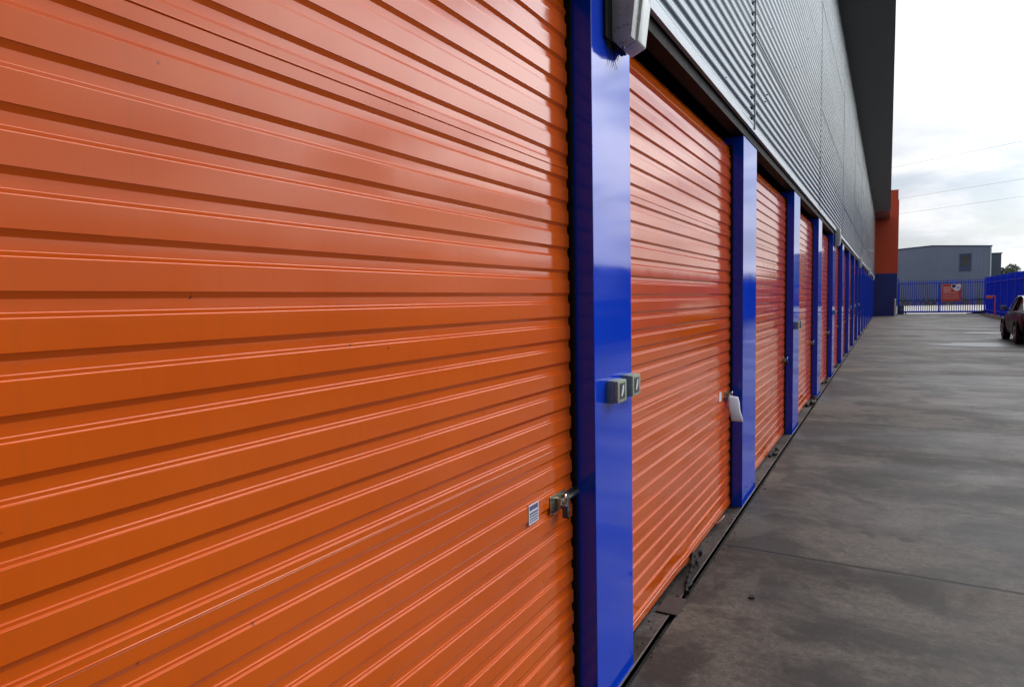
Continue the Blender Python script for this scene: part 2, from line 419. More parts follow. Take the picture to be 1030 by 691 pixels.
# screws: small dark washers each side of the joints
sc=MB()
for yj in joints[2:9]:
    k=0; z=CZ0+.02
    while z<7.05:
        zz=round(z/.0762)*.0762+.0381
        r=.011
        for yy in ((yj-.045,) if yj<6 else (yj,)):
            sc.prism([(yy+math.cos(t*PI/3)*r,zz+math.sin(t*PI/3)*r) for t in range(6)],'x',CX-.006,CX+.008)
        z+=.0762
random.seed(11)
for i in range(70):
    yy=random.uniform(2.5,14); zz=round(random.uniform(2.95,6.9)/.0762)*.0762; sc.prism([(yy+math.cos(t*PI/3)*.006,zz+math.sin(t*PI/3)*.006) for t in range(6)],'x',CX+.004,CX+.014)
scr=sc.build('screws',M['header'],bld)
lp=MB()
for z in laps[1:-1]:
    lp.box(CX-.004,CX+.0105,2.0,55.9,z-.004,z+.002)
lpo=lp.build('lap_gap',M['header'],bld)
def merge(dst,srcs):
    bm=bmesh.new(); bm.from_mesh(dst.data); mats=list(dst.data.materials)
    for s_ in srcs:
        n0=len(bm.faces); bm.from_mesh(s_.data); bm.faces.ensure_lookup_table()
        m0=s_.data.materials[0]
        if m0 not in mats: mats.append(m0); dst.data.materials.append(m0)
        for f_ in bm.faces[n0:]: f_.material_index=mats.index(m0)
        bpy.data.objects.remove(s_)
    bm.to_mesh(dst.data); bm.free()
merge(cla,[scr,lpo])
# soffit, fascia and roof
SE=50.5
sf=MB(); sf.box(-1.3,.02,-5.9,SE,7.10,7.14)
sf.build('soffit',M['soffit'],bld)
MB().box(.0,.035,-5.9,SE,7.145,7.42).build('fascia',M['header'],bld)
MB().box(-14,-.003,-5.9,56,7.145,7.40).build('roof',M['zinc'],bld)
MB().box(-14,-13.8,-5.9,56,0,7.14).build('back_wall',M['zinc'],bld)
MB().box(-13.8,-1.3,-5.9,-5.7,0,7.09).build('gable_wall',M['zinc'],bld)
MB().box(-1.75,-1.70,-5.7,56,0,7.09).build('inner_wall',M['black'],bld)
# projecting end block: blue base, red top
eb=MB().box(-14,.535,56,61.0,0,3.14,.01).build('blue_base_wall',M['navy'],bld)
er=MB().box(-14,.520,56.01,60.99,3.142,9.22,.01).build('red_parapet_wall',M['red'],bld)
MB().box(.520,.575,56.6,60.9,3.142,8.55).build('side_fin',M['red'],bld)
MB().box(-.9,.538,55.985,55.998,1.62,1.635).build('wall_joint',M['trimdk'],bld)

# unseen dark block added behind the camera to keep out sky light
rw=tag(empty('sky_blocker',(2.7,-6.0,0)),'dark unseen block added behind the camera to hold back sky light','building')
MB().box(-3.6,9,-.6,0,0,10.4,.01).build('wall',M['skyblock'],rw)
MB().box(-3.6,9,-1.4,.9,10.41,10.8,.01).build('roof',M['header'],rw)

# ------------------------------------------------------------------ ground
def sheet(name,x0,x1,y0,y1,z,mat,kind='structure',nx=1,ny=1):
    bm=bmesh.new()
    vs=[[bm.verts.new((x0+(x1-x0)*i/nx,y0+(y1-y0)*j/ny,z)) for j in range(ny+1)] for i in range(nx+1)]
    for i in range(nx):
        for j in range(ny): bm.faces.new((vs[i][j],vs[i+1][j],vs[i+1][j+1],vs[i][j+1]))
    me=bpy.data.meshes.new(name); bm.to_mesh(me); bm.free(); me.materials.append(mat)
    o=bpy.data.objects.new(name,me); COL.objects.link(o); o['kind']=kind; return o
sheet('terrain',-1500,1500,-1500,1800,-.06,M['terrain'])
sheet('forecourt',-30,60,61.2,105,-.012,M['forecourt'])
o=MB().box(-.904,6.30,-12,61.2,-.05,0).build('yard',M['yard']); tag(o,kind='structure')
o=MB().box(-1.7,-.934,-12,56,-.05,.001).build('door_threshold',M['apron']); tag(o,kind='structure')
o=MB().box(-.934,-.904,-12,56,-.05,-.028).build('drainage_channel',M['channel']); tag(o,kind='structure')
o=MB().box(-.940,-.934,-12,56,-.03,.0035).build('channel_edge',M['angle']); tag(o,kind='structure')
o=MB().box(6.30,7.6,-12,61.2,-.05,.005).build('verge',M['mulch']); tag(o,kind='structure')
# narrow bed in front of fence, near the gate
bm=MB(); bm.prism([(5.95,61.0),(5.75,56.5),(5.55,52.5),(5.65,47.5),(6.30,43.0),(6.30,61.0)],'z',.001,.03)
tag(bm.build('garden_bed',M['mulch']),kind='structure')
# puddles
def puddle(cx,cy,rx,ry,seed):
    random.seed(seed); pts=[]
    for i in range(40):
        a=2*PI*i/40; r=1+.28*noise.noise(Vector((math.cos(a)*1.3,math.sin(a)*1.3,seed)))+.1*noise.noise(Vector((math.cos(a)*4,math.sin(a)*4,seed)))
        pts.append((cx+math.cos(a)*rx*r,cy+math.sin(a)*ry*r))
    tag(MB().prism(pts,'z',.001,.005).build('puddle',M['puddle']),kind='structure')
puddle(3.1,24.5,1.85,.95,1); puddle(3.7,31.6,1.3,.55,5); puddle(2.95,54.2,.55,1.0,9)
# small debris on slab
tag(MB().prism([(-.62,3.54),(-.605,3.535),(-.59,3.55),(-.60,3.575),(-.615,3.57)],'z',.001,.008).build('leaf_litter',M['debris']),'small dark crumpled leaf on the concrete near the second door','leaf')

# ------------------------------------------------------------------ wall lamps
def make_lamp():
    root=empty('wall_lamp',(XP,2.415,2.552)); root.scale=(1.08,1,1)
    # housing: elongated hexagonal bulkhead; profile in (x,z) of near side, extruded along y, tapered
    h=MB()
    near=[(.008,.030),(.040,.0),(.075,.012),(.092,.040),(.108,.20),(.092,.40),(.07,.44),(.008,.44)]
    body=[(.008,.035),(.030,.008),(.080,.030),(.098,.19),(.082,.35),(.03,.38),(.008,.36)]
    h.prism(body,'y',-.0,.055,.004)
    h.build('housing',M['lamp'],root,smooth=True)
    f=MB(); f.prism([(x*1.0,z) for x,z in ((.012,.03),(.034,.004),(.088,.028),(.108,.19),(.090,.355),(.03,.385),(.012,.36))],'y',.0555,.150,.006)
    f.build('lens',M['lens'],root,smooth=True)
    MB().box(.0005,.012,-.065,.158,.022,.22,.002).build('mount_and_shade_plate',M['black'],root)  # black backing, widened to stand for the lamp's shadow and dark reflection
    MB().tube([(.045,.02,.006),(.045,.02,-.004)],.006,8).build('screw',M['dsteel'],root)
    random.seed(8); cw=MB(); prev=None
    p0=(.006,-.02,.03)
    for i in range(11):
        yy=random.choice((random.gauss(-.03,.025),random.uniform(-.06,.09))); l=random.uniform(.005,.12)**1.0*random.uniform(.4,1)
        if prev: cw.tube([prev,(.004,yy,.028)],.0012,4)
        cw.tube([(.004,yy,.028),(.005,yy+random.uniform(-.035,.035),.02-l*.5),(.003,yy+random.uniform(-.05,.05),.02-l)],[.0036,.0016,.0006],4); prev=(.003,yy,.02-l*.3)
    cw.build('cobweb',M['debris'],root)
    return root
lampkind='wall lamps on the blue pillars'
L0=make_lamp(); tag(L0,'nearest wall lamp, faceted grey case at the top of the first blue pillar','lamp',lampkind)
for n,t in ((4,'second'),(8,'third'),(12,'fourth'),(16,'fifth')):
    c=copy_tree(L0,None,(XP,2.40+n*BAY,2.552))
    c['label']=f'{t} pale wall lamp along the row, on a far blue pillar' if n>4 else 'second pale wall lamp from the camera, on the fifth blue pillar below the cladding'
# ------------------------------------------------------------------ small boxes on the pillars
def make_box(y):
    root=empty('junction_box',(XP,y,1.242))
    MB().box(.0,.030,0,.098,-.045,.043,.002).build('base',M['boxgrey'],root,smooth=True)
    MB().box(.0302,.047,.0015,.0965,-.0435,.0415,.004).build('lid',M['boxlid'],root,smooth=True)
    g=MB(); g.box(.047,.0482,.02,.075,-.030,.030); g.build('lid_recess',M['dsteel'],root)
    g=MB(); g.prism([(.03,-.02),(.045,-.02),(.06,.0),(.062,.022),(.048,.024),(.040,.004)],'x',.0482,.0495); g.build('latch',M['white'],root)
    return root
bk='small grey boxes on the blue pillars'
B0=make_box(2.353); tag(B0,'nearer of the two small grey green boxes on the first blue pillar','box',bk)
B1=copy_tree(B0,None,(XP,2.52,1.246)); B1['label']='farther of the two small grey green boxes on the first pillar, at its edge'
for k,(yy,l) in enumerate(((8.16,'nearer of two small grey boxes on the third blue pillar'),(8.42,'farther of two small grey boxes on the third blue pillar'),
     (14.40,'small grey box on the fifth blue pillar, below the second lamp'),(20.40,'small grey box on the seventh blue pillar'),
     (23.30,'small grey box on the eighth blue pillar'),(26.40,'small grey box on the ninth blue pillar, below the third lamp'))):
    c=copy_tree(B0,None,(XP,yy,1.26)); c['label']=l
# ------------------------------------------------------------------ padlocks
def make_padlock(y,z):
    root=empty('padlock',(XD+.034,y,z))
    MB().box(-.011,.011,-.021,.021,-.042,0,.005).build('body',M['dsteel'],root,smooth=True)
    pts=[(0,-.013,-.002),(0,-.013,.022)]+[(0,.013*-math.cos(a),.022+.013*math.sin(a)) for a in [PI*i/8 for i in range(1,8)]]+[(0,.013,.022),(0,.013,-.002)]
    MB().tube(pts,.0042,10).build('shackle',M['chrome'],root,smooth=True)
    MB().box(-.0115,.0115,-.012,.012,-.048,-.0425,.002).build('bumper',M['black'],root)
    MB().tube([(.0112,0,-.022),(.0135,0,-.022)],.007,10).build('dial',M['brass'],root)
    return root
pk='padlocks on the door bolts'
K0=make_padlock(2.085,.868); tag(K0,'dark steel padlock hanging from the bolt of the nearest orange door','padlock',pk)
K0.rotation_euler=(0,0,R(14))
K1=copy_tree(K0,None,(XD+.036,4.955,.868)); K1['label']='padlock on the second door, with a white paper tag hanging from it'
for n,l in ((2,'padlock on the third orange door, just left of the third blue pillar'),(3,'padlock on the fourth orange door beside the fourth blue pillar'),(4,'padlock on the fifth orange door beside the fifth blue pillar')):
    c=copy_tree(K0,None,(XD+.036,PR0+(n+0)*BAY-.553-.13+.04-0,.868)); c['label']=l
# paper tag: curled sheet
def tagsheet():
    bm=MB()
    rows=[]
    for i in range(13):
        t=i/12; z=.0-.19*t; ox=.006+.030*math.sin(t*PI*.8)-.010*t
        row=[]
        for j in range(7):
            s=j/6-.5; row.append((ox+.007*math.cos(s*2.6+.4*t)-.014*s*t, s*(.085+.02*t)+.030*t*t+.004*math.sin(t*9), z-.018*s))
        rows.append(row)
    for off in (0,):
        V=[[bm.bm.verts.new(p) for p in r] for r in rows]
        for i in range(12):
            for j in range(6): bm.bm.faces.new((V[i][j],V[i][j+1],V[i+1][j+1],V[i+1][j]))
    return bm
tg=tagsheet().build('paper_tag',M['paper'],None,smooth=True,loc=(XD+.038,4.945,.873),norm=False)
tg.rotation_euler=(0,0,R(-52)); md=tg.modifiers.new('t','SOLIDIFY'); md.thickness=.0006
tag(tg,'curled white paper tag hanging from the padlock on the second door','paper tag')
sk=MB().box(XD+.0006,XD+.0014,4.69-PR0,4.76-PR0,.86,.925).build('sticker',M['paper'],dB)
# loose cable loop on the second door bottom
cl_=MB().tube([(XD+.032+.022*math.sin(a),4.60+.055*math.cos(a),.045+.03*math.sin(a)*.9) for a in [2*PI*i/20 for i in range(20)]],.0035,6,close=True).build('cable_loop',M['pinkcord'],smooth=True)
tag(cl_,'small pale pink cable loop lying at the foot of the second door','cable')
# ------------------------------------------------------------------ pull straps
def ribbon(pts,w,th=.003,twist=0):
    """pts centreline; w width vec along changing direction"""
    bm=MB(); V=[]
    m=len(pts)
    for i,p in enumerate(pts):
        p=Vector(p); t=(Vector(pts[min(i+1,m-1)])-Vector(pts[max(i-1,0)])).normalized()
        a=twist*i/(m-1); side=t.cross(Vector((math.sin(a),.0,math.cos(a)))).normalized()
        nrm=side.cross(t).normalized()
        ww=w[i] if isinstance(w,list) else w
        V.append([bm.bm.verts.new(p+side*ww*.5*s1+nrm*th*s2) for s1,s2 in ((-1,0),(1,0),(1,1),(-1,1))])
    for i in range(m-1):
        for k in range(4): bm.bm.faces.new((V[i][k],V[i][(k+1)%4],V[i+1][(k+1)%4],V[i+1][k]))
    bm.bm.faces.new(V[0][::-1]); bm.bm.faces.new(V[-1]); return bm
def interp(ctrl,n=8):
    out=[]
    P=[Vector(ctrl[0])]+[Vector(c) for c in ctrl]+[Vector(ctrl[-1])]
    for i in range(1,len(P)-2):
        for j in range(n):
            t=j/n; a,b,c,d=P[i-1],P[i],P[i+1],P[i+2]
            out.append(.5*((2*b)+(c-a)*t+(2*a-5*b+4*c-d)*t*t+(3*b-3*c+d-a)*t**3))
    out.append(P[-2]); return out
sp=empty('pull_strap',(XD+.02,3.75,0))
cp=interp([(.010,.12,.050),(.022,.07,.070),(.034,.00,.072),(.046,-.06,.052),(.052,-.12,.034),(.060,-.18,.020),(.068,-.25,.012),(.086,-.32,.010)])
MB().tube(cp,[.011+.005*math.sin(i*.35)+.004*math.sin(i*.9) for i in range(len(cp))],8).build('webbing',M['strap'],sp,smooth=True)
cp=interp([(.012,.05,.060),(.028,.10,.066),(.038,.16,.070),(.036,.20,.050),(.030,.19,.022),(.034,.13,.016),(.044,.07,.030)])
MB().tube(cp,[.009+.003*math.sin(i*.5) for i in range(len(cp))],8).build('loop',M['strap'],sp,smooth=True)
cp=interp([(.050,-.13,.020),(.072,-.17,.018),(.080,-.22,.016),(.066,-.26,.014)])
MB().tube(cp,.009,8).build('buckle',M['black'],sp,smooth=True)
tag(sp,'twisted black pull strap hanging from the bent bottom of the second door','strap','pull straps lying at the door feet')
stp=empty('pull_strap',(XD+.02,6.95,0))
cp=interp([(.0,-.12,.012),(.02,-.04,.014),(.04,.04,.020),(.05,.10,.036),(.035,.15,.038),(.02,.11,.018),(.03,.05,.012)])
MB().tube(cp,[.011+.004*math.sin(i*.6) for i in range(len(cp))],8).build('webbing',M['strap'],stp,smooth=True)
MB().tube(interp([(.03,-.06,.024),(.055,-.02,.024),(.05,.03,.022)]),.012,8).build('buckle',M['black'],stp,smooth=True)
tag(stp,'coiled black pull strap at the foot of the third orange door','strap','pull straps lying at the door feet')
for (x,y,s,l) in ((-1.0,10.42,2.1,'bulky black pull strap in a heap at the foot of the fourth orange door'),(-1.01,13.16,1.5,'black pull strap at the foot of the fifth orange door'),(-1.02,16.2,1.3,'black pull strap at the foot of the sixth orange door'),(-1.02,19.2,1.2,'black pull strap at the foot of the seventh orange door')):
    c=copy_tree(stp,None,(x,y,0)); c.scale=(s*.8,s,s); c['label']=l
# cover plate over the channel
dp=MB().box(-1.005,-.898,3.16,3.36,.0045,.010,.002).build('cover_plate',M['wood']); tag(dp,'dark rusty plate lying across the drainage slot near the first pillar','cover plate')
random.seed(31)
lb=MB()
for i in range(260):
    y=random.choice((random.uniform(2.7,6),random.uniform(2.7,14)))
    x=random.choice((random.gauss(-1.0,.03),random.gauss(-.90,.03),random.uniform(-.88,.5)**1 if False else random.gauss(-.95,.05)))
    x=max(-1.03,x); r_=random.uniform(.0015,.006)
    pts=[(x+math.cos(a)*r_*random.uniform(.5,1.2),y+math.sin(a)*r_*1.6*random.uniform(.5,1.2)) for a in (0,1.2,2.4,3.7,5)]
    z0=.0015 if x<-.934 or x>-.904 else -.027
    lb.prism(pts,'z',z0,z0+r_*.6)
tag(lb.build('grit',M['debris']),'dark grit and leaf crumbs along the foot of the doors','grit',kind='stuff')
# ------------------------------------------------------------------ security camera
cc=empty('security_camera',(CX+.012,29.6,3.30))
MB().box(0,.02,-.06,.06,-.06,.06,.004).build('mount',M['white'],cc)
MB().tube([(.02,0,0),(.16,0,-.01),(.20,0,.05)],.016,8).build('bracket',M['white'],cc,smooth=True)
b=MB(); b.box(.10,.34,-.05,.05,.05,.14,.012); b.build('housing',M['white'],cc,smooth=True)
b=MB(); b.prism([(.08,.142),(.37,.142),(.37,.150),(.08,.160)],'y',-.06,.06); b.build('sun_hood',M['white'],cc)
MB().tube([(.34,0,.095),(.346,0,.095)],.035,12).build('lens',M['black'],cc)
for k in kids(cc): k.rotation_euler=(0,R(12),0)
tag(cc,'white security camera on a bracket on the cladding near the red wall','security camera')

# ------------------------------------------------------------------ bollard beside blue wall
bp=empty('bollard',(.42,55.6,0))
MB().tube([(0,0,0),(0,0,1.22)],.055,12).build('post',M['flash'],bp,smooth=True)
MB().tube([(0,0,1.22),(0,0,1.27)],[.06,.03],12).build('cap',M['flash'],bp,smooth=True)
tag(bp,'slim pale grey bollard at the foot of the dark blue wall','bollard')

# ------------------------------------------------------------------ palisade: gate and fence
def pale(mb,x,y,z0,z1,along='x',w=.065,d=.012):
    # W-section pale with a pointed top, seen as folded plate
    h=w/2
    if along=='x':
        prof=[(x-h,y),(x-h*.4,y-d),(x,y),(x+h*.4,y-d),(x+h,y)]
    else:
        prof=[(x,y-h),(x-d,y-h*.4),(x,y),(x-d,y+h*.4),(x,y+h)]
    bm=mb.bm
    A=[bm.verts.new((p[0],p[1],z0)) for p in prof]; B=[bm.verts.new((p[0],p[1],z1-.06)) for p in prof]
    C=[bm.verts.new((p[0]*.35+x*.65 if along=='x' else p[0],p[1]*.35+y*.65 if along!='x' else p[1],z1)) for p in prof]
    for i in range(4):
        bm.faces.new((A[i],A[i+1],B[i+1],B[i])); bm.faces.new((B[i],B[i+1],C[i+1],C[i]))
GY=60.6; GX0=.66; GX1=6.45
gt=empty('sliding_gate',(0,GY,0))
f=MB(); f.box(GX0,GX1,-.04,.04,.10,.24,.004); f.box(GX0,GX1,-.03,.03,2.36,2.44,.004)
f.box(GX0,GX0+.08,-.03,.03,.24,2.36); f.box(GX1-.08,GX1,-.03,.03,.24,2.36)
f.build('frame',M['gate_blue'],gt)
MB().box(3.38,3.46,-.045,.045,.242,2.358).build('middle_post',M['gate_blue'],gt)
p=MB(); x=GX0+.10
while x<GX1-.05:
    pale(p,x,.035,.16,2.66,'x',.05); x+=.145
p.build('palings',M['gate_blue'],gt,norm=False)
MB().box(GX0-.05,GX0+.02,-.06,.06,0,2.9).build('end_post',M['gate_blue'],gt)
for xw in (1.2,5.6): MB().tube([(xw,-.03,.06),(xw,.03,.06)],.055,14).build('wheel',M['black'],gt)
tag(gt,'blue palisade sliding gate across the far end of the yard','gate')
tr=MB().box(-.0,7.5,GY-.08,GY-.055,.001,.012).build('gate_track',M['dsteel']); tag(tr,kind='structure')
mo=empty('gate_motor',(.86,GY-.42,0))
MB().box(-.22,.22,-.15,.15,0,.62,.03).build('housing',M['trimdk'],mo,smooth=True)
MB().box(-.24,.24,-.17,.17,.622,.70,.02).build('cover',M['trimdk'],mo,smooth=True)
MB().box(-.02,.05,-.156,-.151,.34,.38).build('key_plate',M['flash'],mo)
tag(mo,'squat dark blue gate motor box at the left end of the gate','gate motor')
# closing post/guide on the right of gate
gp=empty('gate_catch',(6.05,GY-.25,0))
MB().prism([(-.9,.0),(.35,.0),(.35,.30),(.05,.26),(-.5,.08),(-.9,.06)],'y',-.05,.05,.01).build('ramp',M['trimdk'],gp)
tag(gp,'dark wedge shaped gate catch at the right foot of the sliding gate','gate catch')

FX=6.36; FZ=2.73
fc=empty('palisade_fence',(FX,0,0))
y=60.4; k=0
while y>-6:
    y2=y-2.75
    MB().box(-.115,-.036,y-.045,y+.045,0,FZ+.02,.004).build('post',M['fence_blue'],fc)
    s=MB(); yy=y-.10
    while yy>y2:
        pale(s,0,yy,.06,FZ,'y',.070,.030); yy-=.137
    s.box(-.072,-.034,y2,y-.046,.30,.35); s.box(-.072,-.034,y2,y-.046,FZ-.42,FZ-.37)
    s.build('palisade_panel',M['fence_blue'],fc,norm=False)
    y=y2; k+=1
tag(fc,'tall blue palisade fence running along the right side of the yard','fence')
# rail in front at top of the fence
# ------------------------------------------------------------------ sign on the gate
sg=empty('gate_sign',(3.60,GY-.075,1.0))
MB().box(0,1.19,0,.01,0,1.28,.004).build('board',M['signred'],sg)
tx=MB(); random.seed(5)
def words(x0,x1,z,h,gap=.03):
    x=x0
    while x<x1-.03:
        w=min(random.uniform(.05,.12),x1-x); tx.box(x,x+w,-.004,-.001,z,z+h); x+=w+gap
for z,h,x1 in ((1.00,.085,.52),(.86,.075,.58),(.72,.085,.55),(.60,.06,.98)): words(.08,x1,z,h,.022)
for z in (.47,.36,.26,.17): words(.08,1.08,z,.035,.03)
tx.build('lettering',M['signtext'],sg)
e=MB(); e.disc((.93,-.008,.98),.23,n=28); e.disc((.74,-.0075,1.12),.19,n=28); e.disc((1.06,-.007,1.14),.15,n=24); e.build('emblem_ground',M['white'],sg)
e=MB(); e.disc((.73,-.013,1.14),.135,n=28); e.prism([(.98,.98),(1.08,.96),(1.03,1.10),(.99,1.03)],'y',-.014,-.0095); e.build('emblem_mark',M['trimdk'],sg)
tag(sg,'red sign with pale lettering and a white and navy emblem on the gate','sign')
# ------------------------------------------------------------------ orange barrier
ob=empty('orange_barrier',(5.97,52.2,0))
MB().tube(interp([(0,0,0),(0,0,.7),(0,0,1.28),(-.05,0,1.35),(-.12,0,1.36),(-.45,0,1.36)],6),.035,10).build('pipe',M['orangepipe'],ob,smooth=True)
MB().box(-.47,-.14,-.03,.03,1.20,1.33,.01).build('panel',M['orangepipe'],ob)
MB().box(-.10,.10,-.10,.10,.0,.015,.002).build('base_plate',M['orangepipe'],ob)
tag(ob,'orange bent pipe stand with a small panel in front of the blue fence','pipe stand')

# ------------------------------------------------------------------ car
def car():
    root=empty('parked_car',(3.43+.89,26.6,0))
    hw=.89
    # stations along y (front = +y): (y, half width, z low, z belt(side shoulder), z centre top)
    st=[(-2.20,.62,.42,.72,.74),(-2.16,.74,.34,.88,.92),(-2.02,.82,.27,.96,1.02),(-1.70,.87,.24,.99,1.06),(-1.2,.89,.20,.99,1.05),(-.5,.89,.19,.97,1.02),(.2,.89,.19,.95,1.00),(.9,.89,.19,.92,.99),(1.3,.88,.21,.88,.95),(1.7,.86,.22,.82,.88),(2.0,.80,.24,.74,.79),(2.15,.70,.30,.66,.69),(2.20,.58,.40,.58,.60)]
    b=MB(); rows=[]
    for (y,w,zl,zb,zt) in st:
        half=[(w*.86,zl),(w*.97,zl+.06),(w,(zl+zb)*.5),(w*.985,zb-.12),(w*.95,zb-.03),(w*.88,zb),(w*.6,zb+(zt-zb)*.6),(0,zt)]
        pts=[(-x,z) for x,z in half]+[(x,z) for x,z in half[::-1][1:]]
        rows.append([b.bm.verts.new((x,y,z)) for x,z in pts])
    n=len(rows[0])
    for i in range(len(rows)-1):
        for k in range(n-1): b.bm.faces.new((rows[i][k],rows[i][k+1],rows[i+1][k+1],rows[i+1][k]))
        b.bm.faces.new((rows[i][0],rows[i+1][0],rows[i+1][n-1],rows[i][n-1]))
    b.bm.faces.new(rows[0]); b.bm.faces.new(rows[-1][::-1])
    bo=b.build('body',M['carpaint'],root,smooth=True,ang=50)
    md=bo.modifiers.new('s','SUBSURF'); md.levels=1; md.render_levels=2
    # greenhouse glass
    g=MB(); gs=[(-1.72,.74,1.00,1.01),(-1.1,.66,.97,1.40),(-.55,.63,.97,1.475),(.1,.63,.96,1.47),(.35,.64,.96,1.42),(1.08,.76,.93,.95)]
    rows=[]
    for (y,w,z0,z1) in gs:
        pts=[(-.80 if z1>1.1 else -w,z0),(-w,z1-.03),(-w*.8,z1),(w*.8,z1),(w,z1-.03),(.80 if z1>1.1 else w,z0)]
        rows.append([g.bm.verts.new((x,y,z)) for x,z in pts])
    for i in range(len(rows)-1):
        for k in range(5): g.bm.faces.new((rows[i][k],rows[i][k+1],rows[i+1][k+1],rows[i+1][k]))
    g.bm.faces.new(rows[0]); g.bm.faces.new(rows[-1][::-1])
    g.build('windows',M['carglass'],root,smooth=True,ang=40)
    # roof skin and pillars
    r=MB(); rs=[(-1.12,.66,1.40),(-.8,.655,1.455),(-.3,.64,1.49),(.12,.64,1.478),(.36,.645,1.425)]
    rows=[]
    for y,w,z in rs: rows.append([r.bm.verts.new(p) for p in ((-w-.012,y,z-.035),(-w*.82,y,z+.008),(0,y,z+.022),(w*.82,y,z+.008),(w+.012,y,z-.035))])
    for i in range(len(rows)-1):
        for k in range(4): r.bm.faces.new((rows[i][k],rows[i][k+1],rows[i+1][k+1],rows[i+1][k]))
    r.build('roof',M['carpaint'],root,smooth=True,ang=60)
    for s in (-1,1):
        t=MB(); t.tube([(s*.785,1.10,.955),(s*.66,.36,1.40),(s*.652,.10,1.452),(s*.650,-.5,1.462),(s*.668,-1.1,1.39),(s*.75,-1.72,1.01)],.020,6); t.build('window_trim',M['chrome'],root,smooth=True)
        t=MB(); t.tube([(s*.80,1.05,.945),(s*.835,.3,.965),(s*.84,-.6,.985),(s*.80,-1.6,1.0)],.014,6); t.build('belt_trim',M['chrome'],root,smooth=True)
        t=MB(); t.tube([(s*.83,-.30,.97),(s*.655,-.30,1.45)],.028,6); t.build('door_pillar',M['carpaint'],root)
        # mirror
        m=MB(); m.box(s*.97-.10,s*.97+.10,.72,.80,1.00,1.15,.035); mo_=m.build('mirror',M['carpaint'],root,smooth=True)
        m=MB(); m.tube([(s*.80,.80,.98),(s*.90,.78,1.02)],.025,6); m.build('mirror_arm',M['carpaint'],mo_)
        m=MB(); m.box(s*.97-.085,s*.97+.085,.713,.7195,1.015,1.135); m.build('mirror_glass',M['chrome'],mo_)
        for yw in (1.33,-1.22):
            w=MB(); w.tube([(s*.895,yw,.33),(s*.70,yw,.33)],.33,28); wo=w.build('wheel',M['tyre'],root,smooth=True)
            q=MB(); q.tube([(s*.905,yw,.33),(s*.894,yw,.33)],.215,20)
            for k in range(5):
                a=2*PI*k/5; q.box(0,0.001,0,0.001,0,0.001)
                q.tube([(s*.912,yw,.33),(s*.908,yw+.2*math.cos(a),.33+.2*math.sin(a))],.022,6)
            q.build('rim',M['rim'],wo,smooth=True)
            ar=MB(); ar.tube([(s*.895,yw+.375*math.cos(a),.33+.375*math.sin(a)) for a in [PI*i/12 for i in range(-1,14)]],.022,6); ar.build('wheel_arch',M['black'],root,smooth=True)
        l=MB(); l.box(s*.72-.10,s*.72+.10,-2.19,-2.12,.74,.88,.02); l.build('tail_light',M['taillight'],root,smooth=True)
        l=MB(); l.box(s*.66-.12,s*.66+.12,2.06,2.15,.58,.68,.02); l.build('headlight',M['headlight'],root,smooth=True)
        d=MB(); d.box(s*.895-.006,s*.895+.006,.32,.34,.40,.90); d.box(s*.885-.01,s*.885+.012,-.22,-.05,.80,.825,.003); d.build('door_handle',M['chrome'],root)
    MB().box(-.70,.70,-2.235,-2.17,.34,.44,.02).build('rear_bumper',M['black'],root,smooth=True)
    return root
tag(car(),'dark maroon saloon car parked beside the blue fence, its tail toward us','car')

# ------------------------------------------------------------------ background warehouse
wh=empty('warehouse',(0,112,0))
WX1=12.25
def siding(mb,x0,x1,zfun,y,p=.35):
    pass
w=MB(); w.prism([(-22,0),(WX1,0),(WX1,7.93),(5.3,8.34),(-22,6.4)],'y',0,30); w.build('wall',M['grey'],wh)
r_=MB()
x=-21.8
def ztop(x): return 8.34-(5.3-x)*(1.94/27.3) if x<5.3 else 8.34-(x-5.3)*(.41/6.95)
while x<WX1-.1:
    r_.box(x,x+.06,-.03,-.002,.0,ztop(x)-.02); x+=.42
r_.build('siding_ribs',M['grey'],wh)
c_=MB()
c_.prism([(5.3,8.36),(5.3,8.50),(-22,6.56),(-22,6.42)],'y',-.12,30.1); c_.prism([(5.3,8.36),(WX1+.1,7.95),(WX1+.1,8.09),(5.3,8.50)],'y',-.12,30.1)
c_.build('roof_capping',M['trimdk'],wh)
wf=MB(); wf.box(8.62,9.98,-.08,-.032,4.66,7.10); wf=wf.build('window',M['trimdk'],wh)
MB().box(8.74,9.86,-.095,-.081,5.35,6.98).build('pane',M['pane'],wf)
MB().box(8.74,9.86,-.095,-.081,4.76,5.25).build('lower_panel',M['trimdk'],wf)
MB().box(WX1-.12,WX1+.02,-.10,-.031,0,7.9).build('corner_trim',M['flash'],wh)
tag(wh,'blue grey metal warehouse with one dark window behind the gate','warehouse')
an=empty('warehouse_annex',(12.9,118,0))
MB().box(-.6,1.2,0,14,0,7.2).build('wall',M['grey2'],an)
MB().box(-.65,1.32,-.1,14.1,7.202,7.34).build('roof_capping',M['trimdk'],an)
tag(an,'lower darker annex at the right end of the grey warehouse','building')
